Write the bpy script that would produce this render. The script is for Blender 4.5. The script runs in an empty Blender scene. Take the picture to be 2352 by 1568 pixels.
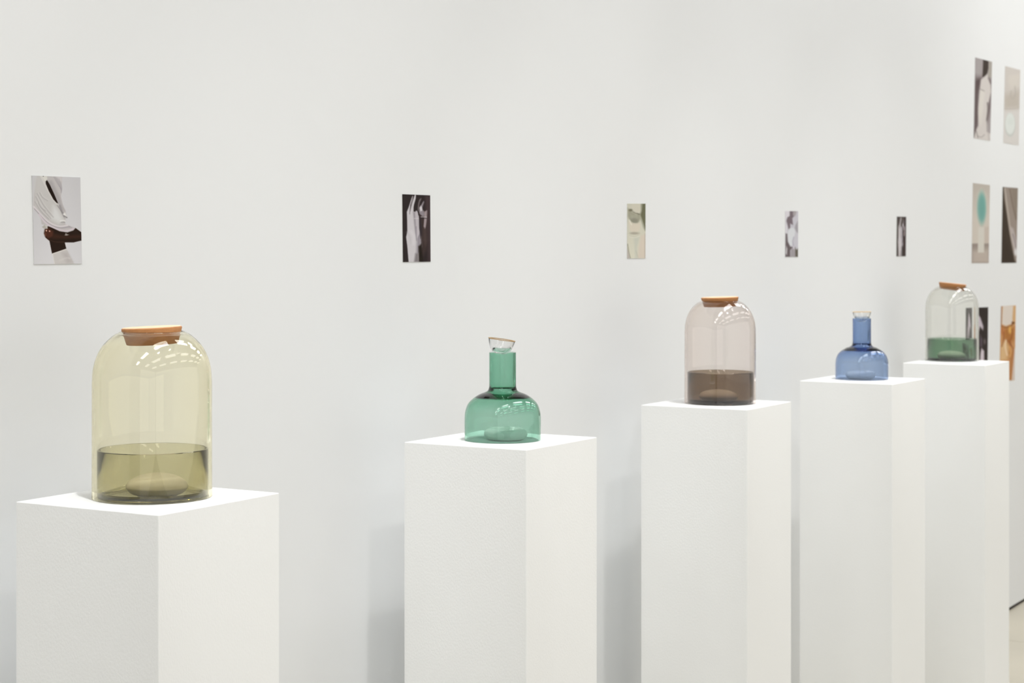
import bpy, bmesh, math, random
import numpy as np
from mathutils import Vector, Matrix

S = bpy.context.scene
COL = S.collection
PI = math.pi

# ------------------------------------------------------------------ camera, world, lights, exposure
FPX = 4169.3            # focal length in pixels of a 2352 wide frame
HORIZON = 577.0         # eye level in the frame
A0 = 0.540              # angle between the optical axis and the long wall
U = 0.40                # metres from eye level down to the pedestal tops
EYE = 4.04 * U          # eye height above the floor
TOP = EYE - U           # pedestal height
WALL = 5.70 * U         # distance of the long wall from the camera
CEIL = 4.6
FWD = Vector((math.cos(A0), math.sin(A0), 0)); RGT = Vector((math.sin(A0), -math.cos(A0), 0)); UP = Vector((0, 0, 1))

cam_data = bpy.data.cameras.new('camera')
cam = bpy.data.objects.new('camera', cam_data); COL.objects.link(cam)
cam.location = (0, 0, EYE)
cam.rotation_euler = (PI / 2, 0, A0 - PI / 2)
cam_data.sensor_width = 36; cam_data.lens = 36 * FPX / 2352
cam_data.shift_y = -(784 - HORIZON) / 2352
cam_data.clip_end = 100
cam_data.dof.use_dof = True; cam_data.dof.focus_distance = 3.25; cam_data.dof.aperture_fstop = 9
S.camera = cam

w = bpy.data.worlds.new('world'); S.world = w; w.use_nodes = True
w.node_tree.nodes['Background'].inputs[0].default_value = (.9, .95, 1, 1)
w.node_tree.nodes['Background'].inputs[1].default_value = 0.3

S.view_settings.view_transform = 'Standard'; S.view_settings.look = 'None'
S.view_settings.gamma = 1; S.view_settings.use_curve_mapping = False
S.view_settings.exposure = -1.58
S.cycles.transparent_max_bounces = 32
S.cycles.max_bounces = 20; S.cycles.diffuse_bounces = 6; S.cycles.glossy_bounces = 10; S.cycles.transmission_bounces = 16
S.cycles.sample_clamp_indirect = 60

def area(name, loc, sx, sy, power, col=(1, 1, 1), rot=(0, 0, 0)):
    d = bpy.data.lights.new(name, 'AREA'); d.shape = 'RECTANGLE'; d.size = sx; d.size_y = sy; d.energy = power; d.color = col
    o = bpy.data.objects.new(name, d); COL.objects.link(o); o.location = loc; o.rotation_euler = rot
    return o

def spot(name, loc, aim, power, size=60, blend=.6, rad=.03, col=(1, .99, .975)):
    d = bpy.data.lights.new(name, 'SPOT'); d.energy = power; d.spot_size = math.radians(size); d.spot_blend = blend
    d.shadow_soft_size = rad; d.color = col
    o = bpy.data.objects.new(name, d); COL.objects.link(o); o.location = loc
    d.cycles.is_caustics_light = power > 50
    o.rotation_euler = (Vector(aim) - Vector(loc)).to_track_quat('-Z', 'Y').to_euler()
    return o

FILL = 30
for i in range(7):
    for j in range(3):
        area('ceiling_panel', (-3.0 + 2.6 * i, (1.0, -1.2, -3.4)[j], CEIL - .06), 1.5, (.36, .45, .45)[j], FILL * (2.6 if j == 0 else 1), (.985, .99, 1))
# unseen fill lights added across the hall behind the camera and at its end
area('hall_fill', (4.0, -6.12, 2.15), 17.6, 3.9, 310, (1, 1, 1), (PI / 2, 0, 0))
area('end_fill', (-4.9, -3.2, 2.15), 5.6, 3.9, 95, (1, 1, 1), (PI / 2, 0, -PI / 2))

# ------------------------------------------------------------------ helpers
def srgb(c):
    c = np.asarray(c, float) / 255
    return np.where(c <= .04045, c / 12.92, ((c + .055) / 1.055) ** 2.4)

def link(name, me, mat, parent=None):
    o = bpy.data.objects.new(name, me); COL.objects.link(o)
    if mat: me.materials.append(mat)
    if parent: o.parent = parent
    return o

def tag(o, label=None, cat=None, group=None, kind=None):
    if label: o['label'] = label
    if cat: o['category'] = cat
    if group: o['group'] = group
    if kind: o['kind'] = kind
    return o

def box_bm(x0, x1, y0, y1, z0, z1, bevel=0, seg=2):
    bm = bmesh.new(); bmesh.ops.create_cube(bm, size=1)
    bmesh.ops.scale(bm, vec=(x1 - x0, y1 - y0, z1 - z0), verts=bm.verts)
    bmesh.ops.translate(bm, vec=((x0 + x1) / 2, (y0 + y1) / 2, (z0 + z1) / 2), verts=bm.verts)
    if bevel: bmesh.ops.bevel(bm, geom=bm.edges[:], offset=bevel, segments=seg, affect='EDGES', profile=.5)
    return bm

def finish(bm, name, mat, parent=None, smooth=None):
    me = bpy.data.meshes.new(name); bm.to_mesh(me); bm.free()
    if smooth is not None:
        me.shade_smooth(); me.set_sharp_from_angle(angle=math.radians(smooth))
    return link(name, me, mat, parent)

def spline(pts, n=8):
    """Catmull-Rom through 2-D points, open."""
    P = [Vector(p) for p in pts]; P = [P[0] * 2 - P[1]] + P + [P[-1] * 2 - P[-2]]
    out = []
    for i in range(1, len(P) - 2):
        for k in range(n):
            t = k / n; a, b, c, d = P[i - 1:i + 3]
            out.append(.5 * ((2 * b) + (c - a) * t + (2 * a - 5 * b + 4 * c - d) * t * t + (3 * b - a - 3 * c + d) * t ** 3))
    out.append(P[-2])
    return [tuple(p) for p in out]

def lathe_bm(prof, seg=128, closed=False, warp=None):
    """prof: (r, z) list. closed -> ring section; otherwise r=0 ends become poles."""
    bm = bmesh.new(); rings = []
    for r, z in prof:
        if r < 1e-6: rings.append([bm.verts.new((0, 0, z))])
        else: rings.append([bm.verts.new((r * math.cos(2 * PI * k / seg), r * math.sin(2 * PI * k / seg), z)) for k in range(seg)])
    pairs = list(zip(rings, rings[1:]))
    if closed: pairs.append((rings[-1], rings[0]))
    for a, b in pairs:
        for k in range(seg):
            k2 = (k + 1) % seg
            if len(a) == 1 and len(b) == 1: continue
            if len(a) == 1: bm.faces.new((a[0], b[k2], b[k]))
            elif len(b) == 1: bm.faces.new((a[k], a[k2], b[0]))
            else: bm.faces.new((a[k], a[k2], b[k2], b[k]))
    bmesh.ops.recalc_face_normals(bm, faces=bm.faces)
    if warp:
        for v in bm.verts: v.co = Vector(warp(*v.co))
    return bm

def offset_profile(prof, tf):
    """inner copy of an outer (r, z) profile, moved in by t along the 2-D normal."""
    out = []
    for i, p in enumerate(prof):
        t = tf(p) if callable(tf) else tf
        a = Vector(prof[max(i - 1, 0)]); b = Vector(prof[min(i + 1, len(prof) - 1)])
        d = (b - a).normalized(); nrm = Vector((-d.y, d.x))
        if nrm.x > 0 and i < 2: nrm = -nrm
        q = Vector(p) + nrm * t
        out.append((max(q.x, .0005), q.y))
    return out

# ------------------------------------------------------------------ materials
def new_mat(name):
    m = bpy.data.materials.new(name); m.use_nodes = True
    nt = m.node_tree; return m, nt, nt.nodes['Principled BSDF']

def N(nt, typ, **kw):
    n = nt.nodes.new(typ)
    for k, v in kw.items(): setattr(n, k, v)
    return n

def painted(name, col, rough=.6, bump=.0, scale=300, stretch=(1, 1, 1), tone=.012, spec=.3):
    m, nt, b = new_mat(name)
    tc = N(nt, 'ShaderNodeTexCoord'); mp = N(nt, 'ShaderNodeMapping'); mp.inputs['Scale'].default_value = stretch
    nt.links.new(tc.outputs['Object'], mp.inputs['Vector'])
    n1 = N(nt, 'ShaderNodeTexNoise'); n1.inputs['Scale'].default_value = 1.7; n1.inputs['Detail'].default_value = 3
    nt.links.new(mp.outputs[0], n1.inputs['Vector'])
    cr = N(nt, 'ShaderNodeValToRGB'); c = np.array(col)
    cr.color_ramp.elements[0].color = (*np.clip(c * (1 - tone), 0, 1), 1); cr.color_ramp.elements[1].color = (*np.clip(c * (1 + tone), 0, 1), 1)
    cr.color_ramp.elements[0].position = .35; cr.color_ramp.elements[1].position = .65
    nt.links.new(n1.outputs['Fac'], cr.inputs[0]); nt.links.new(cr.outputs[0], b.inputs['Base Color'])
    b.inputs['Roughness'].default_value = rough; b.inputs['Specular IOR Level'].default_value = spec
    if bump:
        n2 = N(nt, 'ShaderNodeTexNoise'); n2.inputs['Scale'].default_value = scale; n2.inputs['Detail'].default_value = 4
        nt.links.new(mp.outputs[0], n2.inputs['Vector'])
        bp = N(nt, 'ShaderNodeBump'); bp.inputs['Strength'].default_value = bump; bp.inputs['Distance'].default_value = .002
        nt.links.new(n2.outputs['Fac'], bp.inputs['Height']); nt.links.new(bp.outputs[0], b.inputs['Normal'])
    return m

def tinted_glass(name, total, wall):
    """Clear refracting glass with a tint in its body: total = colour left after passing square through
    both walls of a vessel whose wall is that many metres thick; thicker glass is darker."""
    m, nt, b = new_mat(name); nt.nodes.remove(b)
    g = N(nt, 'ShaderNodeBsdfGlass'); g.inputs['IOR'].default_value = 1.45; g.inputs['Roughness'].default_value = 0
    nt.links.new(g.outputs[0], nt.nodes['Material Output'].inputs['Surface'])
    sig = [-math.log(c) / (2 * wall) for c in total]; d = max(sig) * 1.02
    va = N(nt, 'ShaderNodeVolumeAbsorption'); va.inputs['Density'].default_value = d
    va.inputs['Color'].default_value = (*[1 - q / d for q in sig], 1)
    nt.links.new(va.outputs[0], nt.nodes['Material Output'].inputs['Volume'])
    return m

def stone(name, col, rough=.75):
    m, nt, b = new_mat(name)
    tc = N(nt, 'ShaderNodeTexCoord'); n = N(nt, 'ShaderNodeTexNoise'); n.inputs['Scale'].default_value = 25; n.inputs['Detail'].default_value = 6
    nt.links.new(tc.outputs['Object'], n.inputs['Vector'])
    cr = N(nt, 'ShaderNodeValToRGB'); c = np.array(col)
    cr.color_ramp.elements[0].color = (*(c * .93), 1); cr.color_ramp.elements[1].color = (*np.clip(c * 1.05, 0, 1), 1)
    nt.links.new(n.outputs['Fac'], cr.inputs[0]); nt.links.new(cr.outputs[0], b.inputs['Base Color'])
    b.inputs['Roughness'].default_value = rough
    bp = N(nt, 'ShaderNodeBump'); bp.inputs['Strength'].default_value = .15; bp.inputs['Distance'].default_value = .001
    nt.links.new(n.outputs['Fac'], bp.inputs['Height']); nt.links.new(bp.outputs[0], b.inputs['Normal'])
    return m

def cork(name, c0, c1, rough=.65):
    m, nt, b = new_mat(name)
    tc = N(nt, 'ShaderNodeTexCoord')
    n = N(nt, 'ShaderNodeTexNoise'); n.inputs['Scale'].default_value = 60; n.inputs['Detail'].default_value = 8; n.inputs['Roughness'].default_value = .7
    mp = N(nt, 'ShaderNodeMapping'); mp.inputs['Scale'].default_value = (1, 1, 3)
    nt.links.new(tc.outputs['Object'], mp.inputs[0]); nt.links.new(mp.outputs[0], n.inputs['Vector'])
    cr = N(nt, 'ShaderNodeValToRGB'); cr.color_ramp.elements[0].position = .3; cr.color_ramp.elements[1].position = .7
    cr.color_ramp.elements[0].color = (*c0, 1); cr.color_ramp.elements[1].color = (*c1, 1)
    nt.links.new(n.outputs['Fac'], cr.inputs[0]); nt.links.new(cr.outputs[0], b.inputs['Base Color'])
    b.inputs['Roughness'].default_value = rough
    bp = N(nt, 'ShaderNodeBump'); bp.inputs['Strength'].default_value = .2; bp.inputs['Distance'].default_value = .0006
    nt.links.new(n.outputs['Fac'], bp.inputs['Height']); nt.links.new(bp.outputs[0], b.inputs['Normal'])
    return m

M_wall = painted('wall_paint', (.80, .812, .818), .7, .05, 160, tone=.006)
M_ped = painted('pedestal_paint', (.92, .93, .925), .5, .22, 330, (1, 1, .55), tone=.006)
M_ceil = painted('ceiling_paint', (.45, .45, .455), .8)
M_far = painted('hall_wall_paint', (.80, .80, .80), .8)
M_gap = painted('painted_shadow_gap', (.05, .04, .035), .7)  # near-black colour puts the shade of the recess into the strip
M_floor = painted('polished_concrete', (.62, .575, .47), .35, .1, 60, (1, 1, 1), tone=.06, spec=.4)
M_joint = painted('floor_joint', (.30, .27, .21), .8)
M_cork = cork('light_cork', (.43, .175, .055), (.56, .26, .095))
M_corktop = cork('cork_top', (.74, .52, .34), (.86, .66, .46), .8)
M_gold = cork('gilt_rim', (.30, .17, .05), (.50, .31, .12), .35)
M_pale = cork('pale_rim', (.72, .52, .28), (.85, .66, .42), .5)

# ------------------------------------------------------------------ the room
X0, X1, Y0 = -5.0, 13.0, -6.2
def struct(name, bm, mat):
    return tag(finish(bm, name, mat), kind='structure')
wb = struct('wall_back', box_bm(X0, X1, WALL, WALL + .15, .014, CEIL), M_wall); wb['label'] = 'long white gallery wall hung with small photographs'
bb = struct('baseboard_back', box_bm(X0, X1, WALL + .006, WALL + .15, 0, .014), M_gap); bb['label'] = 'dark-painted shadow gap at the foot of the white wall'
fl = struct('floor', box_bm(X0, X1, Y0, WALL + .15, -.10, -.012), M_joint); fl['label'] = 'pale beige polished concrete floor in large slabs'
struct('ceiling', box_bm(X0, X1, Y0, WALL + .15, CEIL, CEIL + .1), M_ceil)
struct('wall_front', box_bm(X0, X1, Y0 - .15, Y0, 0, CEIL), M_far)
struct('wall_left', box_bm(X0 - .15, X0, Y0, WALL + .15, 0, CEIL), M_ceil)
struct('wall_right', box_bm(X1, X1 + .15, Y0, WALL + .15, 0, CEIL), M_far)
SL = 1.5; tx = 7.53 % SL
xs = [X0] + [x for x in np.arange(tx - 6 * SL, X1, SL) if X0 + .1 < x < X1 - .1] + [X1]
ys = [Y0] + [y for y in np.arange(WALL + .003 - 6 * SL, WALL, SL) if Y0 + .1 < y < WALL] + [WALL + .006]
for i in range(len(xs) - 1):
    for j in range(len(ys) - 1):
        finish(box_bm(xs[i] + .002, xs[i + 1] - .002, ys[j] + .002, ys[j + 1] - .002, -.02, 0, .002, 1), 'slab', M_floor, fl)

# ------------------------------------------------------------------ pedestals (front corner x, depth z in units of U, yaw)
PED = [(-1.3399, 6.8784, .5292), (.0722, 9.1343, .5432), (1.4838, 11.4482, .5294), (2.8571, 13.6422, .5541), (4.1448, 15.906, .5459)]
SIDE = .744 * U
def cw(x, z):            # camera-frame ground coordinates (right, forward) -> world
    p = RGT * x * U + FWD * z * U
    return p.x, p.y
PLAB = ['white square pedestal nearest the camera, under the yellow jar',
        'white square pedestal under the green glass bottle',
        'white square pedestal under the pink jar, in the middle of the row',
        'white square pedestal under the blue glass bottle',
        'white square pedestal farthest away, under the smoky grey jar']
CEN = []
for (x, z, a), lab in zip(PED, PLAB):
    fx, fy = cw(x, z); rz = A0 - a
    o = finish(box_bm(-SIDE / 2, SIDE / 2, -SIDE / 2, SIDE / 2, 0, TOP, .0012, 2), 'pedestal', M_ped)
    R = Matrix.Rotation(rz, 3, 'Z'); c = Vector((fx, fy, 0)) + R @ Vector((SIDE / 2, SIDE / 2, 0))
    o.location = c; o.rotation_euler = (0, 0, rz)
    tag(o, lab, 'pedestal', 'white pedestals along the wall'); CEN.append(c)
    # a track spot for each pedestal, high up on the camera side of the row
    spot('track_spot', (c.x - .72, c.y - 1.36, TOP + 2.4), (c.x, c.y, TOP - .1), 75, 52, 1, .045)
    spot('track_spot', (c.x - .84, c.y - 1.40, TOP + 2.4), (c.x, c.y, TOP - .1), 75, 52, 1, .045)
    spot('stone_fill_spot', (c.x - .45, c.y - .75, TOP + 2.7), (c.x, c.y, TOP + .04), 380, 13, .9, .04)  # extra narrow spot added to brighten the stones and pedestal tops

# one added wash spot, then small sparkle spots of the same track along the wall
spot('track_spot', (8.3, .3, TOP + 2.6), (8.6, WALL, TOP + .2), 170, 90, 1, .06)  # added to brighten the far right of the wall
for i in range(11):
    for k in range(3):
        x = -.4 + 1.15 * i + .16 * k; y = -.25 - .12 * (k == 1); z = TOP + 2.62 + .04 * (k == 1)
        spot('track_spot', (x, y, z), (x + .1, WALL, TOP - .1), 3.2, 90, .95, .03)

# ------------------------------------------------------------------ glassware
def base_point(px, py):   # point of the pedestal top plane seen at a pixel
    z = FPX / (py - HORIZON); x = (px - 1176) / FPX * z
    return cw(x, z)

def dome_profile(s):
    p = [(.2405, .0), (.2400, .10), (.2395, .25), (.2395, .40), (.2390, .475), (.2345, .525), (.2230, .568), (.2040, .606), (.1790, .637), (.1520, .660), (.1360, .668), (.1275, .673)]
    return [(r * s * U, z * U) for r, z in spline(p, 8)]
def jar(idx, loc, R, tint, label):
    s = R / .2405
    op = dome_profile(s); ip = offset_profile(op, lambda p: .0042 - .0014 * max(0, min(1, (p[1] / U - .62) / .05)))
    ip[0] = (ip[0][0], 0.0)
    m = .1225 * U * s; ip = [q for q in ip if q[0] > m + .0006] + [(m, op[-1][1] - .0018)]
    prof = op + [(m + .0006, op[-1][1] - .0002)] + ip[::-1]
    bm = lathe_bm(prof, 160, closed=True)
    o = finish(bm, 'glass_jar', tinted_glass('glass_' + label.split(' glass')[0].replace(' ', '_'), tint, .0042), smooth=50)
    o.location = (*loc, TOP + .0004)
    return tag(o, label, 'jar', 'glass dome jars on pedestals')

def vessel(loc, R, h, tint, label, z=0.0006):
    r = R * U; H = h * U; t = .0035
    outer = [(.0, .0032), (r * .86, .0032), (r * .90, .0), (r * .95, .0), (r * .985, .002), (r, .007), (r, H - .001), (r - t * .3, H)]
    inner = [(r - t * .8, H), (r - t, H - .001), (r - t, .011), (r - t - .003, .0078), (r - t - .008, .0068), (0, .0065)]
    o = finish(lathe_bm(outer + inner, 144), 'glass_bowl', tinted_glass('tinted_' + label.split(' ')[0], tint, .0035), smooth=40)
    o.location = (*loc, TOP + z)
    return tag(o, label, 'bowl', 'tinted cylindrical bowls inside the jars')

def pebble(loc, R, h, mat, label, z, dimple=0, seedv=0):
    r = R * U; H = h * U
    if dimple:
        p = [(0, 0), (r * .55, 0), (r * .82, H * .08), (r * .97, H * .32), (r, H * .52), (r * .96, H * .76), (r * .84, H * .94), (r * .68, H), (r * .54, H * .93), (r * .42, H * .74), (r * .25, H * .66), (0, H * .64)]
    else:
        p = [(0, 0), (r * .5, .0), (r * .78, H * .08), (r * .95, H * .34), (r, H * .55), (r * .93, H * .78), (r * .75, H * .93), (r * .45, H * .99), (0, H)]
    p = spline(p, 5); p = [(max(a, 0), max(b, 0)) for a, b in p]; p[0] = (0, 0); p[-1] = (0, p[-1][1])
    def warp(x, y, zz):
        a = math.atan2(y, x) + seedv
        k = 1 + .025 * math.sin(2 * a) + .018 * math.sin(3 * a + 1)
        return x * k, y * k, zz * (1 + (.06 * math.sin(a + .6) * (math.hypot(x, y) / r) if zz > H * .5 else 0))
    o = finish(lathe_bm(p, 96, warp=warp), 'stone_disc' if dimple else 'pebble', mat, smooth=60)
    o.location = (*loc, TOP + z)
    return tag(o, label, 'stone')

def cork_stopper(loc, zt, tilt, rz, label, top=.1235, bot=.108, th=.066):
    t = bpy.data.objects.new('cork_stopper', None); COL.objects.link(t)
    tag(t, label, 'stopper', 'cork stoppers of the jars')
    rt, rb, H = top * U, bot * U, th * U
    prof = [(0, 0), (rb - .002, 0), (rb - .0005, .0006), (rb, .002), (rt, H - .002), (rt - .0005, H - .0006), (rt - .0015, H), (0, H)]
    finish(lathe_bm(prof, 96), 'cork_plug', M_cork, t, smooth=35)
    f = finish(lathe_bm([(0, 0), (rt - .0016, 0), (rt - .0020, .0007), (rt - .004, .0010), (0, .0010)], 96), 'cork_face', M_corktop, t, smooth=30)
    f.location = (0, 0, H + .0001); f['label'] = 'paler cork top face'
    t.location = (loc[0], loc[1], TOP + zt * U)
    t.rotation_mode = 'QUATERNION'
    axis = Vector((math.cos(rz), math.sin(rz), 0))
    t.rotation_quaternion = Matrix.Rotation(tilt, 4, axis).to_quaternion()
    return t

def clear_glass():
    m, nt, b = new_mat('clear_glass'); nt.nodes.remove(b)
    g = N(nt, 'ShaderNodeBsdfGlass'); g.inputs['IOR'].default_value = 1.45; g.inputs['Roughness'].default_value = 0; g.inputs['Color'].default_value = (.98, .98, .98, 1)
    nt.links.new(g.outputs[0], nt.nodes['Material Output'].inputs['Surface'])
    return m
M_clear = clear_glass()

def bottle(loc, R, tint, neck_top, label):
    s = R
    body = [(R, 0), (R, .05), (R * 1.0, .115), (R * .975, .156), (R * .90, .193), (R * .76, .221), (R * .60, .241), (R * .46, .252), (R * .385, .262), (.0715, .282)]
    p = spline(body, 7) + [(.0712, .30), (.0712, neck_top - .06), (.0712, neck_top)]
    op = [(r * U, z * U) for r, z in p]; ip = offset_profile(op, lambda p: .0036 + .0018 * max(0, min(1, (p[1] / U - .14) / .10)) + .0050 * math.exp(-((p[1] / U - .258) / .016) ** 2)); ip[0] = (ip[0][0], 0)
    ip[-1] = (op[-1][0] - .0050, op[-1][1]); ip[-2] = (op[-2][0] - .0052, op[-2][1])
    bm = lathe_bm(op + ip[::-1], 144, closed=True)
    o = finish(bm, 'glass_bottle', tinted_glass('bottle_' + label.split(' ')[0], tint, .0036), smooth=50)
    o.location = (*loc, TOP + .0004)
    return tag(o, label, 'bottle', 'squat glass bottles on pedestals')

def glass_cup(loc, zt, tilt, axis, label, rmat, rim=.072, depth=.078):
    """clear glass stopper: a small tilted bowl with a gilt lip"""
    t = bpy.data.objects.new('glass_stopper', None); COL.objects.link(t)
    tag(t, label, 'stopper', 'clear glass stoppers of the bottles')
    r, D = rim * U, depth * U
    outer = spline([(0, -D), (r * .45, -D * .93), (r * .74, -D * .70), (r * .88, -D * .38), (r, 0)], 8)
    inner = [(0, -D * .80), (r * .38, -D * .74), (r * .62, -D * .56), (r * .76, -D * .30), (r * .90, 0)]
    inner = spline(inner, 8)
    outer[0] = (0, -D); inner[0] = (0, -D * .80)
    finish(lathe_bm(outer + inner[::-1], 96), 'cup', M_clear, t, smooth=50)
    g = finish(lathe_bm([(r * 1.01, .0001), (r * 1.01, .0016), (r * .88, .0016), (r * .88, .0001)], 96, closed=True), 'rim', rmat, t, smooth=40)
    g['label'] = 'thin gilt rim' if rmat is M_gold else 'thin pale rim'
    t.location = (loc[0], loc[1], TOP + zt * U)
    t.rotation_mode = 'QUATERNION'; t.rotation_quaternion = Matrix.Rotation(tilt, 4, axis).to_quaternion()
    return t

P1 = base_point(349.6, 1140.5); P2 = base_point(1154.5, 1009.6); P3 = base_point(1654, 925.0); P4 = base_point(1979.5, 870); P5 = base_point(2186.5, 827.3)

def shift(p, right=0, fwd=0):
    q = Vector((p[0], p[1], 0)) + RGT * right * U + FWD * fwd * U
    return q.x, q.y

M_st1 = stone('cream_stone', (.93, .88, .77)); M_st2 = stone('white_stone', (.93, .93, .90))
jar(1, P1, .2420, (.97, .93, .74), 'pale yellow glass dome jar with a cork, nearest to the camera')
vessel(shift(P1, .003), .2235, .196, (.66, .63, .42), 'olive tinted glass bowl inside the yellow jar')
pebble(shift(P1, .022, .0), .128, .052, M_st1, 'cream flattened pebble in the olive bowl of the yellow jar', .0076)
cork_stopper(shift(P1, .001), .6165, math.radians(2.4), math.atan2(FWD.y, FWD.x) + PI, 'cork stopper of the yellow jar, tilted slightly up to the right', top=.1220, bot=.1050, th=.074)

jar(3, P3, .2355, (.90, .83, .79), 'pale pink glass dome jar with a cork, on the third pedestal')
vessel(shift(P3, .003), .2180, .205, (.21, .14, .08), 'brown tinted glass bowl inside the pink jar')
pebble(shift(P3, -.01, .0), .130, .056, M_st1, 'cream flattened pebble in the brown bowl of the pink jar', .0076)
cork_stopper(shift(P3, .0), .631, math.radians(1.8), math.atan2(FWD.y, FWD.x) + PI, 'cork stopper of the pink jar, standing proud of its mouth')

jar(5, P5, .2400, (.90, .90, .86), 'smoky grey glass dome jar with a tilted cork, farthest away')
vessel(shift(P5, .0), .2230, .198, (.16, .33, .19), 'dark green tinted glass bowl inside the smoky grey jar')
pebble(shift(P5, -.005, .0), .128, .058, M_st1, 'pale flattened pebble in the dark green bowl of the smoky jar', .0076)
cork_stopper(shift(P5, -.0), .640, math.radians(-6), math.atan2(FWD.y, FWD.x) + PI, 'cork stopper of the smoky grey jar, tilted down to the right')

bottle(P2, .2028, (.40, .68, .55), .463, 'green glass bottle with a straight neck and squat round body')
pebble(shift(P2, .018, -.0), .1175, .060, M_st2, 'white stone disc with a dimple, under the green bottle', .0006, 1)
glass_cup(shift(P2, -.004), .530, math.radians(-8), FWD * -1, 'clear glass stopper with a gilt rim, leaning in the green bottle neck', M_gold)
bottle(P4, .2050, (.40, .52, .74), .474, 'blue glass bottle with a straight neck and squat round body')
pebble(shift(P4, -.01, -.0), .112, .060, M_st2, 'white stone disc with a dimple, under the blue bottle', .0006, 1, 2)
glass_cup(shift(P4, -.0), .524, math.radians(1.0), FWD * -1, 'clear glass stopper with a pale rim, level in the blue bottle neck', M_pale)

# ------------------------------------------------------------------ the photographs on the wall
def wall_hit(px, py, off=0):
    d = FWD + RGT * ((px - 1176) / FPX) + UP * ((HORIZON - py) / FPX)
    k = (WALL - off) / d.y
    return Vector((0, 0, EYE)) + d * k

class Canvas:
    def __init__(s, corners, nu, nv, bg):
        u, v = np.meshgrid(np.linspace(0, 1, nu), np.linspace(0, 1, nv)); s.u, s.v = u, v
        a, b, c, d = [np.array(p, float) for p in corners]     # top-left, top-right, bottom-right, bottom-left
        s.P = ((1 - u) * (1 - v))[..., None] * a + (u * (1 - v))[..., None] * b + (u * v)[..., None] * c + ((1 - u) * v)[..., None] * d
        s.X, s.Y = s.P[..., 0], s.P[..., 1]
        s.C = np.zeros((nv, nu, 3)) + np.array(bg, float)
    def put(s, m, col):
        s.C = s.C * (1 - m[..., None]) + np.array(col, float) * m[..., None]
    def poly(s, pts, col, blur=6, alpha=1, sm=0):
        pts = [tuple(p) for p in pts]
        for _ in range(sm):
            q = []
            for i in range(len(pts)):
                a, b = pts[i], pts[(i + 1) % len(pts)]
                q += [(a[0] * .75 + b[0] * .25, a[1] * .75 + b[1] * .25), (a[0] * .25 + b[0] * .75, a[1] * .25 + b[1] * .75)]
            pts = q
        X, Y = s.X, s.Y; dmin = np.full(X.shape, 1e9); ins = np.zeros(X.shape, bool)
        for i in range(len(pts)):
            (x0, y0), (x1, y1) = pts[i], pts[(i + 1) % len(pts)]
            dx, dy = x1 - x0, y1 - y0; L = dx * dx + dy * dy + 1e-9
            t = np.clip(((X - x0) * dx + (Y - y0) * dy) / L, 0, 1)
            dmin = np.minimum(dmin, np.hypot(X - x0 - t * dx, Y - y0 - t * dy))
            if y0 != y1:
                ins ^= ((y0 > Y) != (y1 > Y)) & (X < (x1 - x0) * (Y - y0) / (y1 - y0) + x0)
        sd = np.where(ins, dmin, -dmin)
        s.put(np.clip(sd / (2 * blur) + .5, 0, 1) * alpha, col)
    def line(s, pts, wd, col, blur=5, alpha=1, sm=True):
        if sm and len(pts) > 2: pts = spline(pts, 5)
        X, Y = s.X, s.Y; dmin = np.full(X.shape, 1e9)
        for (x0, y0), (x1, y1) in zip(pts, pts[1:]):
            dx, dy = x1 - x0, y1 - y0; L = dx * dx + dy * dy + 1e-9
            t = np.clip(((X - x0) * dx + (Y - y0) * dy) / L, 0, 1)
            dmin = np.minimum(dmin, np.hypot(X - x0 - t * dx, Y - y0 - t * dy))
        s.put(np.clip((wd / 2 - dmin) / (2 * blur) + .5, 0, 1) * alpha, col)
    def ell(s, cx, cy, rx, ry, col, soft=.2, alpha=1, ang=0):
        c, n = math.cos(ang), math.sin(ang); dx, dy = s.X - cx, s.Y - cy
        r = np.hypot((dx * c + dy * n) / rx, (-dx * n + dy * c) / ry)
        s.put(np.clip((1 - r) / soft + .5, 0, 1) * alpha, col)
    def shade(s, f):     # multiply by a function of (X, Y)
        s.C = s.C * f(s.X, s.Y)[..., None]

M_print = None
def print_mat():
    m, nt, b = new_mat('photo_print')
    at = N(nt, 'ShaderNodeAttribute'); at.attribute_name = 'print'
    nt.links.new(at.outputs['Color'], b.inputs['Base Color'])
    b.inputs['Roughness'].default_value = .6; b.inputs['Specular IOR Level'].default_value = .08
    return m
M_print = print_mat()

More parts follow.
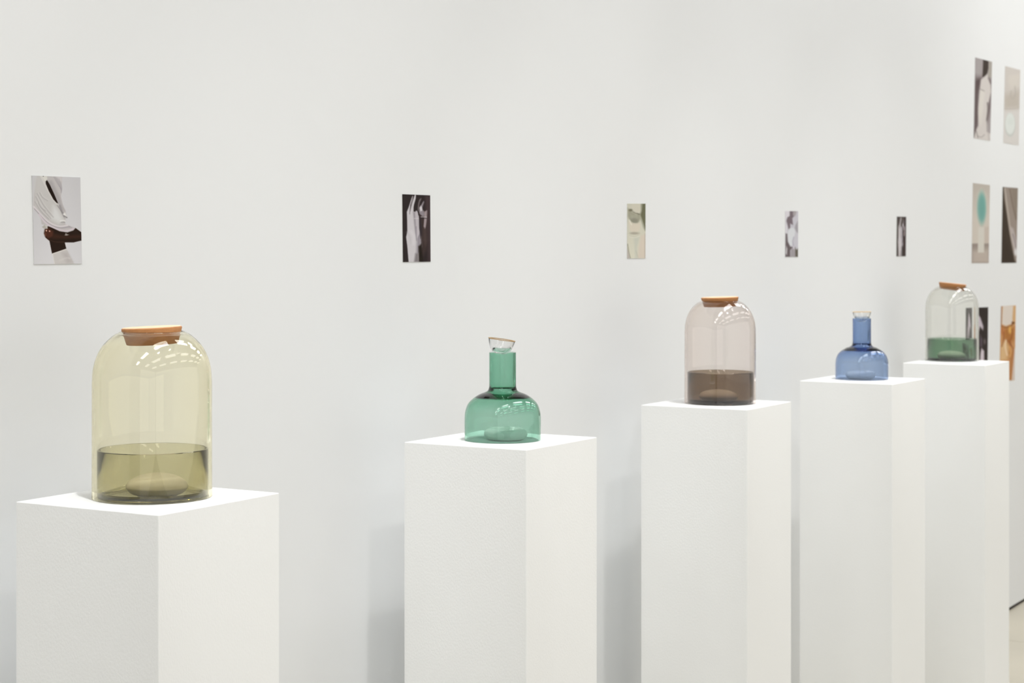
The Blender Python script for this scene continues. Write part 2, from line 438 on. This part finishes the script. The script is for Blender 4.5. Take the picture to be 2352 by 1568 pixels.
def photo(origin, scale, cv, corners, label, group, cat='photograph'):
    src = [(origin[0] + p[0] / scale, origin[1] + p[1] / scale) for p in corners]
    nv, nu = cv.u.shape
    A, B, C_, D = [wall_hit(*p, off=.0014) for p in src]
    u, v = cv.u[..., None], cv.v[..., None]
    pts = (1 - u) * (1 - v) * np.array(A) + u * (1 - v) * np.array(B) + u * v * np.array(C_) + (1 - u) * v * np.array(D)
    pts = pts.reshape(-1, 3); cen = pts.mean(0)
    idx = np.arange(nu * nv).reshape(nv, nu)
    q = np.stack([idx[:-1, :-1], idx[1:, :-1], idx[1:, 1:], idx[:-1, 1:]], -1).reshape(-1, 4)
    ring = list(idx[0, :]) + list(idx[1:, -1]) + list(idx[-1, -2::-1]) + list(idx[-2:0:-1, 0])
    back = pts[ring].copy(); back[:, 1] = WALL - .0001
    n0 = len(pts); nr = len(ring)
    side = [(ring[k], n0 + k, n0 + (k + 1) % nr, ring[(k + 1) % nr])[::-1] for k in range(nr)]
    allp = np.vstack([pts, back]) - cen
    faces = [tuple(map(int, f)) for f in q] + [tuple(map(int, f)) for f in side]
    me = bpy.data.meshes.new('photo_print'); me.from_pydata(allp.tolist(), [], faces); me.update()
    col = srgb(np.clip(cv.C, 0, 255)).reshape(-1, 3) * PRINT_GAIN
    edge = np.tile(srgb((225, 225, 222)), (nr, 1)) * PRINT_GAIN
    full = np.ones((n0 + nr, 4)); full[:n0, :3] = np.clip(col, 0, .95); full[n0:, :3] = edge
    at = me.color_attributes.new('print', 'FLOAT_COLOR', 'POINT'); at.data.foreach_set('color', full.astype(np.float32).ravel())
    o = link('photo_print', me, M_print); o.location = cen
    return tag(o, label, cat, group)
PRINT_GAIN = 1.02
G1 = 'small photographs in a line on the wall'; G2 = 'larger photographs in the grid at the far right'

# 1: draped white shirt, dark arm
cr = [(90, 88), (848, 118), (875, 1467), (127, 1477)]
c = Canvas(cr, 112, 204, (205, 204, 207))
c.shade(lambda X, Y: 1 + .05 * np.clip((Y - 500) / 900, -1, 1) - .03 * np.abs(X - 500) / 400)
c.poly([(170, 80), (555, 100), (552, 300), (540, 420), (570, 560), (615, 650), (632, 740), (600, 790), (610, 850), (760, 905), (735, 950), (640, 978), (520, 962), (400, 905), (330, 870), (240, 850), (225, 760), (180, 670), (112, 590), (118, 430), (145, 250)], (188, 184, 184), 7)
c.poly([(150, 90), (230, 95), (300, 260), (440, 470), (520, 640), (600, 790), (560, 850), (430, 860), (300, 740), (130, 585), (120, 430)], (196, 194, 192), 40, .8)
c.poly([(420, 560), (500, 640), (570, 780), (500, 830), (390, 760)], (212, 212, 212), 40)
c.poly([(230, 100), (320, 95), (330, 165), (300, 200), (250, 130)], (214, 212, 206), 12)
c.line([(225, 95), (330, 310), (430, 480), (500, 560)], 22, (208, 205, 202), 8)
c.poly([(460, 100), (555, 100), (552, 180), (500, 170)], (200, 196, 196), 12)
for k in range(4):
    c.line([(430 + 25 * k, 110 + 10 * k), (490 + 20 * k, 220 + 15 * k), (545, 300 + 20 * k)], 9, (158, 152, 158), 7, .8)
c.poly([(320, 165), (400, 170), (520, 420), (545, 520), (600, 640), (560, 620), (495, 525), (400, 330)], (166, 161, 163), 22, .85)
for k, (a, b) in enumerate([((170, 370), (420, 740)), ((150, 420), (380, 760)), ((140, 500), (350, 770)), ((210, 360), (330, 480)), ((190, 520), (300, 640))]):
    c.line([a, ((a[0] + b[0]) / 2 - 18, (a[1] + b[1]) / 2 + 10), b], 12, (160, 156, 157), 9, .65)
    c.line([(a[0] + 18, a[1] - 4), ((a[0] + b[0]) / 2 + 2, (a[1] + b[1]) / 2 + 2), (b[0] + 14, b[1] - 10)], 10, (210, 208, 207), 8, .6)
c.line([(120, 575), (230, 700), (330, 800), (440, 865), (540, 885), (640, 868)], 26, (212, 206, 209), 8)
c.line([(130, 610), (240, 735), (340, 835), (460, 893), (570, 905), (680, 885)], 11, (148, 142, 148), 7, .8)
c.line([(200, 700), (290, 815), (390, 885), (520, 940), (640, 950), (735, 920)], 26, (206, 196, 203), 8)
c.line([(560, 905), (650, 895), (710, 905)], 14, (168, 160, 168), 8, .8)
c.line([(520, 560), (560, 660), (600, 740)], 26, (140, 136, 138), 12, .8)
c.line([(480, 550), (540, 640), (590, 730)], 10, (120, 116, 120), 8, .7)
c.poly([(570, 690), (605, 665), (632, 735), (605, 750)], (228, 226, 224), 8)
c.line([(590, 720), (632, 745)], 18, (130, 128, 130), 8)
c.line([(525, 800), (570, 790), (605, 800)], 12, (232, 230, 228), 5); c.line([(540, 822), (600, 818)], 9, (120, 116, 118), 6, .7)
c.poly([(300, 180), (322, 160), (365, 230), (430, 370), (495, 522), (470, 515), (420, 460), (350, 330), (305, 220)], (30, 18, 12), 5)
c.ell(263, 98, 8, 10, (20, 18, 18))
c.poly([(338, 880), (400, 905), (520, 960), (640, 978), (735, 948), (770, 908), (864, 975), (868, 1105), (740, 1135), (610, 1135), (600, 1140), (625, 1235), (400, 1312), (360, 1110), (300, 1060), (278, 990), (290, 930)], (38, 24, 16), 5)
c.poly([(290, 930), (340, 905), (420, 960), (420, 1040), (340, 1075), (295, 1040), (280, 990)], (78, 44, 32), 20)
c.poly([(430, 1000), (600, 1030), (860, 1020), (860, 1060), (600, 1075), (400, 1080)], (56, 34, 24), 26)
c.line([(340, 1090), (450, 1125), (590, 1128)], 9, (74, 50, 36), 6, .7)
c.ell(312, 950, 10, 12, (235, 190, 170), .8); c.ell(362, 958, 10, 12, (220, 170, 150), .8); c.ell(300, 1010, 8, 30, (110, 66, 50), .8)
c.poly([(245, 890), (285, 860), (320, 880), (335, 900), (320, 925), (260, 910)], (176, 172, 166), 7); c.line([(300, 870), (326, 915)], 8, (214, 208, 200), 4)
c.poly([(598, 1025), (615, 988), (640, 1005), (668, 1015), (630, 1028)], (150, 142, 136), 6)
c.poly([(408, 1312), (625, 1235), (670, 1320), (752, 1475), (435, 1480)], (200, 196, 194), 6)
c.line([(408, 1312), (500, 1282), (622, 1240)], 12, (222, 218, 212), 4)
c.line([(410, 1320), (425, 1400), (440, 1475)], 10, (220, 218, 216), 5)
c.poly([(560, 1300), (640, 1290), (720, 1440), (640, 1460)], (176, 170, 170), 40, .7); c.line([(520, 1420), (620, 1380), (680, 1385)], 20, (212, 208, 206), 14, .6)
photo((60, 390), 6.814, c, cr, 'photograph of a draped white shirt over a dark arm, above the yellow jar', G1)

# 2: two hands
def hands(cr, nu, nv, tf, origin, scale, label, dark=(44, 36, 36), lite=(200, 196, 200), soft=1):
    c = Canvas(cr, nu, nv, dark)
    t = lambda pts: [tf(p) for p in pts]; b = 8 * soft
    c.poly(t([(560, 160), (665, 160), (670, 1450), (620, 1450)]), (66, 52, 54), 30 * soft)
    c.poly(t([(470, 440), (590, 480), (590, 900), (600, 1200), (520, 1350), (450, 1200), (460, 700)]), (60, 48, 46), 30 * soft)
    c.poly(t([(432, 260), (480, 205), (488, 230), (450, 300), (440, 470), (410, 450)]), (112, 102, 104), b * 1.5, 1, 1)
    c.poly(t([(480, 350), (530, 262), (545, 280), (520, 350), (500, 420), (545, 470), (548, 570), (500, 560), (440, 500), (450, 400)]), (140, 132, 138), b * 1.3, 1, 1)
    c.poly(t([(450, 400), (480, 352), (502, 400), (505, 450), (470, 470)]), (206, 202, 206), b)
    c.poly(t([(552, 480), (598, 436), (606, 470), (596, 620), (580, 760), (560, 830), (535, 790), (545, 600)]), (140, 126, 128), b, 1, 1)
    c.line(t([(560, 480), (562, 620), (548, 760)]), 30, (168, 154, 156), 12 * soft, .8)
    c.poly(t([(530, 800), (580, 800), (600, 1050), (570, 1150), (530, 1020)]), (74, 60, 58), 28 * soft)
    c.line(t([(480, 575), (590, 580)]), 12, (190, 184, 188), 5); c.line(t([(480, 600), (590, 602)]), 12, (44, 38, 42), 5)
    c.poly(t([(205, 480), (240, 390), (300, 200), (318, 162), (328, 180), (316, 250), (280, 350), (272, 470), (300, 330), (345, 190), (362, 140), (380, 145), (376, 220), (345, 330), (335, 380), (333, 470), (365, 480), (440, 560), (470, 900), (475, 1100), (440, 1300), (440, 1460), (240, 1460), (215, 1150), (192, 970), (215, 860), (212, 640)]), lite, b * .8)
    c.line(t([(320, 180), (300, 260), (270, 360), (262, 520)]), 10, (96, 86, 90), 6 * soft, .9)
    c.poly(t([(325, 480), (370, 480), (385, 700), (390, 1000), (370, 900), (345, 700)]), (150, 144, 150), 16 * soft)
    c.poly(t([(385, 780), (470, 900), (490, 1150), (440, 1300), (390, 1280), (400, 1050)]), (140, 134, 142), 30 * soft, .9)
    c.poly(t([(440, 560), (480, 620), (500, 900), (470, 1000), (440, 800)]), (50, 42, 46), 14 * soft)
    c.poly(t([(430, 1150), (490, 1100), (520, 1460), (436, 1460)]), (34, 26, 20), 18 * soft)
    c.poly(t([(370, 1290), (430, 1280), (440, 1460), (345, 1460)]), (128, 122, 124), 22 * soft)
    c.poly(t([(365, 480), (392, 446), (416, 480), (430, 560), (436, 760), (455, 900), (425, 950), (400, 1020), (388, 880), (388, 740), (372, 600)]), (186, 180, 186), b * .8, 1, 1)
    c.line(t([(388, 760), (388, 900), (392, 1040)]), 8, (120, 110, 120), 5, .8)
    c.line(t([(345, 605), (430, 603)]), 10, (214, 210, 212), 5, .8)
    c.line(t([(215, 870), (260, 960), (290, 1100)]), 26, (184, 180, 184), 20, .5)
    c.line(t([(290, 860), (340, 960), (330, 1100)]), 50, (212, 208, 212), 30, .7)
    photo(origin, scale, c, cr, label, G1)
cr = [(122, 133), (662, 156), (670, 1447), (134, 1455)]
hands(cr, 66, 158, lambda p: p, (910, 430), 8.474, 'black and white photograph of two raised hands, above and left of the green bottle')

# 3: pale torso in sheer cloth
cr = [(116, 130), (552, 130), (548, 1443), (114, 1443)]
c = Canvas(cr, 46, 130, (206, 204, 188))
c.shade(lambda X, Y: 1 + .04 * np.clip((Y - 700) / 700, -1, 1))
c.poly([(430, 120), (560, 120), (560, 800), (500, 700), (430, 480), (410, 400), (440, 300)], (108, 108, 84), 14)
c.poly([(450, 120), (475, 120), (460, 300), (430, 400), (470, 520), (530, 700), (540, 800), (500, 720), (420, 470), (408, 390), (440, 280)], (168, 168, 150), 12)
c.poly([(225, 120), (440, 120), (420, 340), (370, 370), (300, 330), (215, 280)], (204, 200, 184), 14)
c.poly([(120, 230), (190, 300), (330, 390), (410, 370), (430, 500), (360, 600), (250, 600), (160, 520), (125, 440)], (160, 158, 140), 22)
c.ell(190, 285, 45, 30, (112, 110, 90), .9, .9)
c.line([(205, 285), (300, 350), (400, 385)], 26, (120, 118, 100), 10)
c.line([(230, 300), (330, 355)], 9, (212, 208, 194), 4)
for k in range(5):
    c.line([(190 + 10 * k, 400 + 35 * k), (260 + 10 * k, 420 + 35 * k), (350, 400 + 32 * k)], 12, (182, 180, 164), 7, .6)
c.ell(280, 540, 90, 60, (134, 134, 120), .9, .75)
c.poly([(160, 510), (215, 590), (340, 610), (410, 580), (430, 700), (380, 800), (280, 840), (180, 790), (150, 680)], (212, 204, 188), 18, 1, 1)
c.line([(160, 520), (190, 590), (215, 640)], 16, (228, 226, 214), 6)
c.ell(285, 842, 110, 30, (160, 154, 140), .9, .8)
c.line([(165, 920), (280, 945), (400, 905)], 12, (224, 222, 210), 6); c.line([(165, 905), (280, 925), (390, 892)], 8, (172, 170, 156), 5, .7)
c.poly([(270, 960), (400, 940), (340, 1200), (370, 1450), (300, 1450)], (196, 198, 186), 26, .8)
c.poly([(440, 900), (550, 860), (550, 1450), (360, 1450), (380, 1200)], (212, 200, 186), 30, .9)
c.line([(120, 1100), (150, 1300), (190, 1450)], 18, (134, 132, 112), 8, .9); c.poly([(110, 1200), (150, 1330), (180, 1450), (110, 1450)], (186, 178, 172), 12)
c.line([(545, 850), (538, 1100), (540, 1450)], 24, (170, 158, 148), 12, .7); c.line([(320, 1260), (370, 1420)], 12, (180, 176, 160), 8, .7)
photo((1430, 455), 10.45, c, cr, 'pale green tinted photograph of a torso in sheer cloth, left above the pink jar', G1)

# 4: figure in white cloth
cr = [(112, 122), (482, 122), (476, 1440), (110, 1440)]
c = Canvas(cr, 36, 112, (196, 194, 202))
c.poly([(110, 110), (225, 110), (240, 250), (150, 320), (130, 450), (170, 560), (150, 760), (110, 760)], (214, 210, 216), 10)
c.poly([(235, 110), (400, 110), (380, 240), (310, 330), (330, 520), (250, 480), (250, 660), (200, 640), (165, 480), (140, 400), (170, 300), (235, 260)], (118, 106, 112), 16)
c.poly([(330, 130), (440, 120), (400, 260), (330, 250)], (168, 162, 164), 20)
c.poly([(400, 520), (470, 400), (480, 760), (430, 720), (380, 620)], (160, 156, 162), 18)
c.poly([(240, 600), (370, 600), (400, 750), (330, 950), (310, 1100), (250, 1130), (190, 1000), (170, 800), (190, 690)], (212, 214, 218), 18, 1, 1)
c.poly([(120, 760), (165, 780), (180, 1000), (250, 1140), (330, 1160), (250, 1250), (250, 1440), (110, 1440)], (104, 94, 96), 16)
c.poly([(140, 1120), (165, 1200), (155, 1390), (120, 1330)], (204, 200, 204), 12)
c.poly([(390, 1150), (430, 1240), (482, 1180), (482, 1440), (380, 1440)], (98, 92, 82), 14)
c.poly([(270, 1230), (330, 1180), (390, 1260), (400, 1440), (250, 1440)], (160, 154, 158), 18)
c.poly([(340, 1060), (365, 1080), (360, 1210), (330, 1190)], (200, 194, 204), 10)
c.line([(350, 870), (320, 1000), (345, 1110)], 26, (166, 164, 178), 12, .8)
photo((1795, 475), 12.54, c, cr, 'grey photograph of a figure in white cloth, right of the torso', G1)

# 5: two hands again, farthest
cr = [(148, 102), (450, 108), (436, 1403), (133, 1403)]
hands(cr, 26, 98, lambda p: (148 + (p[0] - 122) / 540 * 300 - (p[1] - 133) / 1320 * 13, 102 + (p[1] - 133) / 1320 * 1300), (2050, 490), 14.25,
      'smallest black and white photograph of two raised hands, farthest along the line', (76, 68, 64), (202, 196, 198), 1.3)

# grid at the far right, row 1
cr = [(145, 85), (418, 157), (388, 1450), (120, 1405)]
c = Canvas(cr, 42, 190, (160, 152, 152))
c.poly([(130, 380), (260, 400), (200, 700), (200, 1100), (170, 1300), (120, 1420)], (84, 70, 70), 50)
c.poly([(340, 380), (430, 480), (410, 900), (330, 1150), (330, 800)], (120, 108, 108), 35)
c.poly([(130, 90), (265, 110), (250, 400), (130, 430)], (166, 160, 160), 60, .8); c.poly([(360, 140), (420, 150), (420, 430), (345, 400)], (166, 160, 152), 20)
c.poly([(270, 110), (358, 140), (358, 260), (335, 360), (290, 410), (258, 400), (265, 250)], (60, 50, 44), 8)
c.poly([(345, 350), (350, 430), (395, 540), (400, 650), (370, 780), (345, 950), (325, 1150), (330, 1300), (400, 1340), (390, 1470), (120, 1420), (150, 1290), (190, 1200), (190, 900), (215, 620), (235, 450), (290, 400)], (206, 200, 196), 9)
c.poly([(225, 620), (290, 640), (270, 900), (230, 1200), (200, 1000)], (216, 212, 204), 30, .8)
c.line([(215, 600), (290, 635)], 10, (140, 134, 132), 5); c.line([(345, 830), (350, 950), (330, 1120)], 20, (104, 94, 92), 12)
c.line([(160, 1290), (185, 1400)], 10, (120, 112, 110), 6); c.line([(190, 1370), (240, 1390), (290, 1350)], 10, (150, 142, 142), 6)
c.line([(330, 1120), (340, 1200), (370, 1440)], 16, (176, 168, 166), 10, .7)
photo((2220, 120), 7.13, c, cr, 'photograph of a figure in a long white garment, top left of the far grid', G2)
cr = [(635, 225), (880, 290), (855, 1525), (605, 1480)]
c = Canvas(cr, 38, 184, (200, 194, 188))
c.poly([(600, 900), (880, 900), (880, 1600), (580, 1600)], (208, 204, 200), 8)
c.poly([(700, 380), (870, 350), (870, 560), (720, 600), (690, 480)], (206, 200, 192), 30)
c.poly([(610, 700), (880, 620), (880, 910), (610, 930)], (184, 176, 166), 60, .9)
c.line([(610, 925), (740, 925), (870, 912)], 10, (170, 160, 152), 7, .8)
c.line([(790, 560), (800, 680), (760, 760), (720, 720), (730, 640)], 16, (174, 168, 160), 9, .8)
c.ell(712, 1190, 88, 190, (192, 194, 190), .15); c.ell(712, 1170, 78, 175, (215, 219, 215), .2)
c.ell(720, 1130, 50, 60, (208, 214, 209), .9, .7)
photo((2220, 120), 7.13, c, cr, 'pale grey photograph with a white oval, top right of the far grid', G2)
# row 2
cr = [(112, 75), (402, 112), (380, 1447), (90, 1447)]
c = Canvas(cr, 42, 186, (196, 188, 178))
c.shade(lambda X, Y: .93 + .1 * np.clip((Y - 75) / 600, 0, 1))
c.poly([(80, 1115), (400, 1108), (400, 1460), (80, 1460)], (150, 138, 130), 8)
c.poly([(80, 1230), (400, 1200), (400, 1460), (80, 1460)], (184, 172, 162), 60)
c.poly([(300, 840), (390, 820), (390, 1108), (300, 1110)], (190, 176, 166), 20, .7)
c.poly([(250, 170), (330, 250), (350, 500), (300, 750), (260, 830), (200, 720), (180, 500), (190, 250)], (200, 194, 182), 26)
c.ell(258, 500, 75, 270, (122, 170, 162), .55); c.ell(262, 500, 45, 190, (108, 158, 150), .9, .8)
c.poly([(200, 835), (302, 835), (300, 1270), (192, 1270)], (207, 203, 194), 8)
photo((2220, 410), 7.47, c, cr, 'photograph of a turquoise oval above a white plinth, middle left of the far grid', G2)
cr = [(622, 142), (882, 162), (857, 1443), (600, 1447)]
c = Canvas(cr, 38, 180, (60, 48, 36))
c.poly([(700, 100), (900, 100), (880, 1000), (820, 900), (740, 600), (690, 300)], (136, 124, 112), 14)
c.poly([(640, 140), (760, 150), (800, 400), (870, 800), (865, 1460), (820, 1400), (740, 950), (690, 600), (650, 350)], (148, 136, 126), 12)
c.line([(655, 170), (700, 520), (760, 950), (845, 1300)], 26, (186, 176, 166), 10, .8); c.line([(740, 180), (790, 450), (850, 700)], 20, (108, 94, 82), 12, .8)
c.poly([(750, 820), (800, 860), (862, 1100), (855, 1300), (800, 1150)], (180, 170, 168), 16)
c.line([(790, 950), (830, 1080), (850, 1230)], 14, (120, 110, 108), 8, .8); c.ell(842, 1260, 25, 60, (214, 212, 212), .9)
c.poly([(700, 1100), (800, 1330), (820, 1450), (600, 1450), (600, 900)], (52, 40, 28), 30, .6)
photo((2220, 410), 7.47, c, cr, 'dark photograph of a pale draped curtain, middle right of the far grid', G2)
# row 3
cr = [(850, 462), (1085, 452), (1073, 1540), (838, 1540)]
c = Canvas(cr, 42, 186, (46, 38, 34))
c.poly([(925, 520), (975, 600), (1015, 720), (1010, 775), (970, 720), (950, 800), (930, 900), (900, 760)], (196, 186, 196), 9)
c.poly([(880, 700), (930, 900), (960, 1180), (900, 1200), (870, 900)], (150, 142, 148), 14)
c.poly([(965, 820), (1005, 900), (1000, 1010), (965, 1000)], (84, 74, 82), 16); c.ell(1035, 930, 14, 40, (98, 88, 88), .9)
c.poly([(990, 1020), (1025, 1060), (1030, 1540), (960, 1540), (975, 1100)], (206, 196, 204), 9)
photo((2090, 630), 6.03, c, cr, 'dark photograph with white shapes, bottom left of the far grid behind the smoky jar', G2)
cr = [(1265, 440), (1467, 428), (1450, 1466), (1240, 1470)]
c = Canvas(cr, 40, 186, (196, 146, 96))
c.poly([(1285, 430), (1435, 430), (1425, 640), (1400, 690), (1330, 715), (1270, 690), (1275, 560)], (218, 208, 198), 12)
c.poly([(1435, 425), (1470, 425), (1465, 700), (1425, 690), (1420, 600)], (206, 166, 118), 10)
c.line([(1265, 440), (1262, 700)], 14, (150, 100, 60), 6); c.line([(1255, 715), (1330, 735), (1400, 705), (1450, 670)], 16, (130, 84, 48), 6)
c.ell(1425, 668, 18, 14, (96, 54, 24), .8)
c.poly([(1300, 760), (1380, 720), (1450, 740), (1440, 900), (1380, 980), (1300, 900)], (168, 108, 50), 30, .9)
c.ell(1280, 780, 30, 60, (184, 120, 70), .9); c.ell(1385, 770, 22, 50, (220, 170, 90), .9)
c.poly([(1250, 980), (1330, 900), (1360, 1000), (1340, 1180), (1240, 1200)], (214, 178, 132), 24)
for a, b in [((1300, 800), (1270, 1000)), ((1330, 900), (1430, 1030)), ((1380, 900), (1380, 1100)), ((1430, 1040), (1385, 1170)), ((1410, 760), (1400, 900))]:
    c.line([a, ((a[0] + b[0]) / 2 + 12, (a[1] + b[1]) / 2), b], 12, (136, 72, 34), 7, .8)
c.line([(1330, 910), (1320, 1000), (1345, 1120)], 14, (238, 218, 190), 8); c.line([(1385, 1000), (1400, 1200)], 16, (222, 166, 92), 9)
c.poly([(1440, 1050), (1470, 1000), (1455, 1470), (1410, 1470), (1425, 1250)], (210, 196, 186), 10)
c.poly([(1385, 1180), (1420, 1060), (1445, 1050), (1425, 1260), (1400, 1470), (1375, 1470)], (176, 120, 72), 10)
photo((2090, 630), 6.03, c, cr, 'orange brown photograph of creased fabric, bottom right of the far grid', G2)

# refracted light of the track spots reaches what stands under the glass
for o in bpy.data.objects:
    k = o.name.split('.')[0]
    if k in ('glass_jar', 'glass_bowl', 'glass_bottle'): o.cycles.is_caustics_caster = True
    if k in ('pebble', 'cork_plug', 'stone_disc') or o.name in ('pedestal', 'pedestal.002', 'pedestal.004'): o.cycles.is_caustics_receiver = True
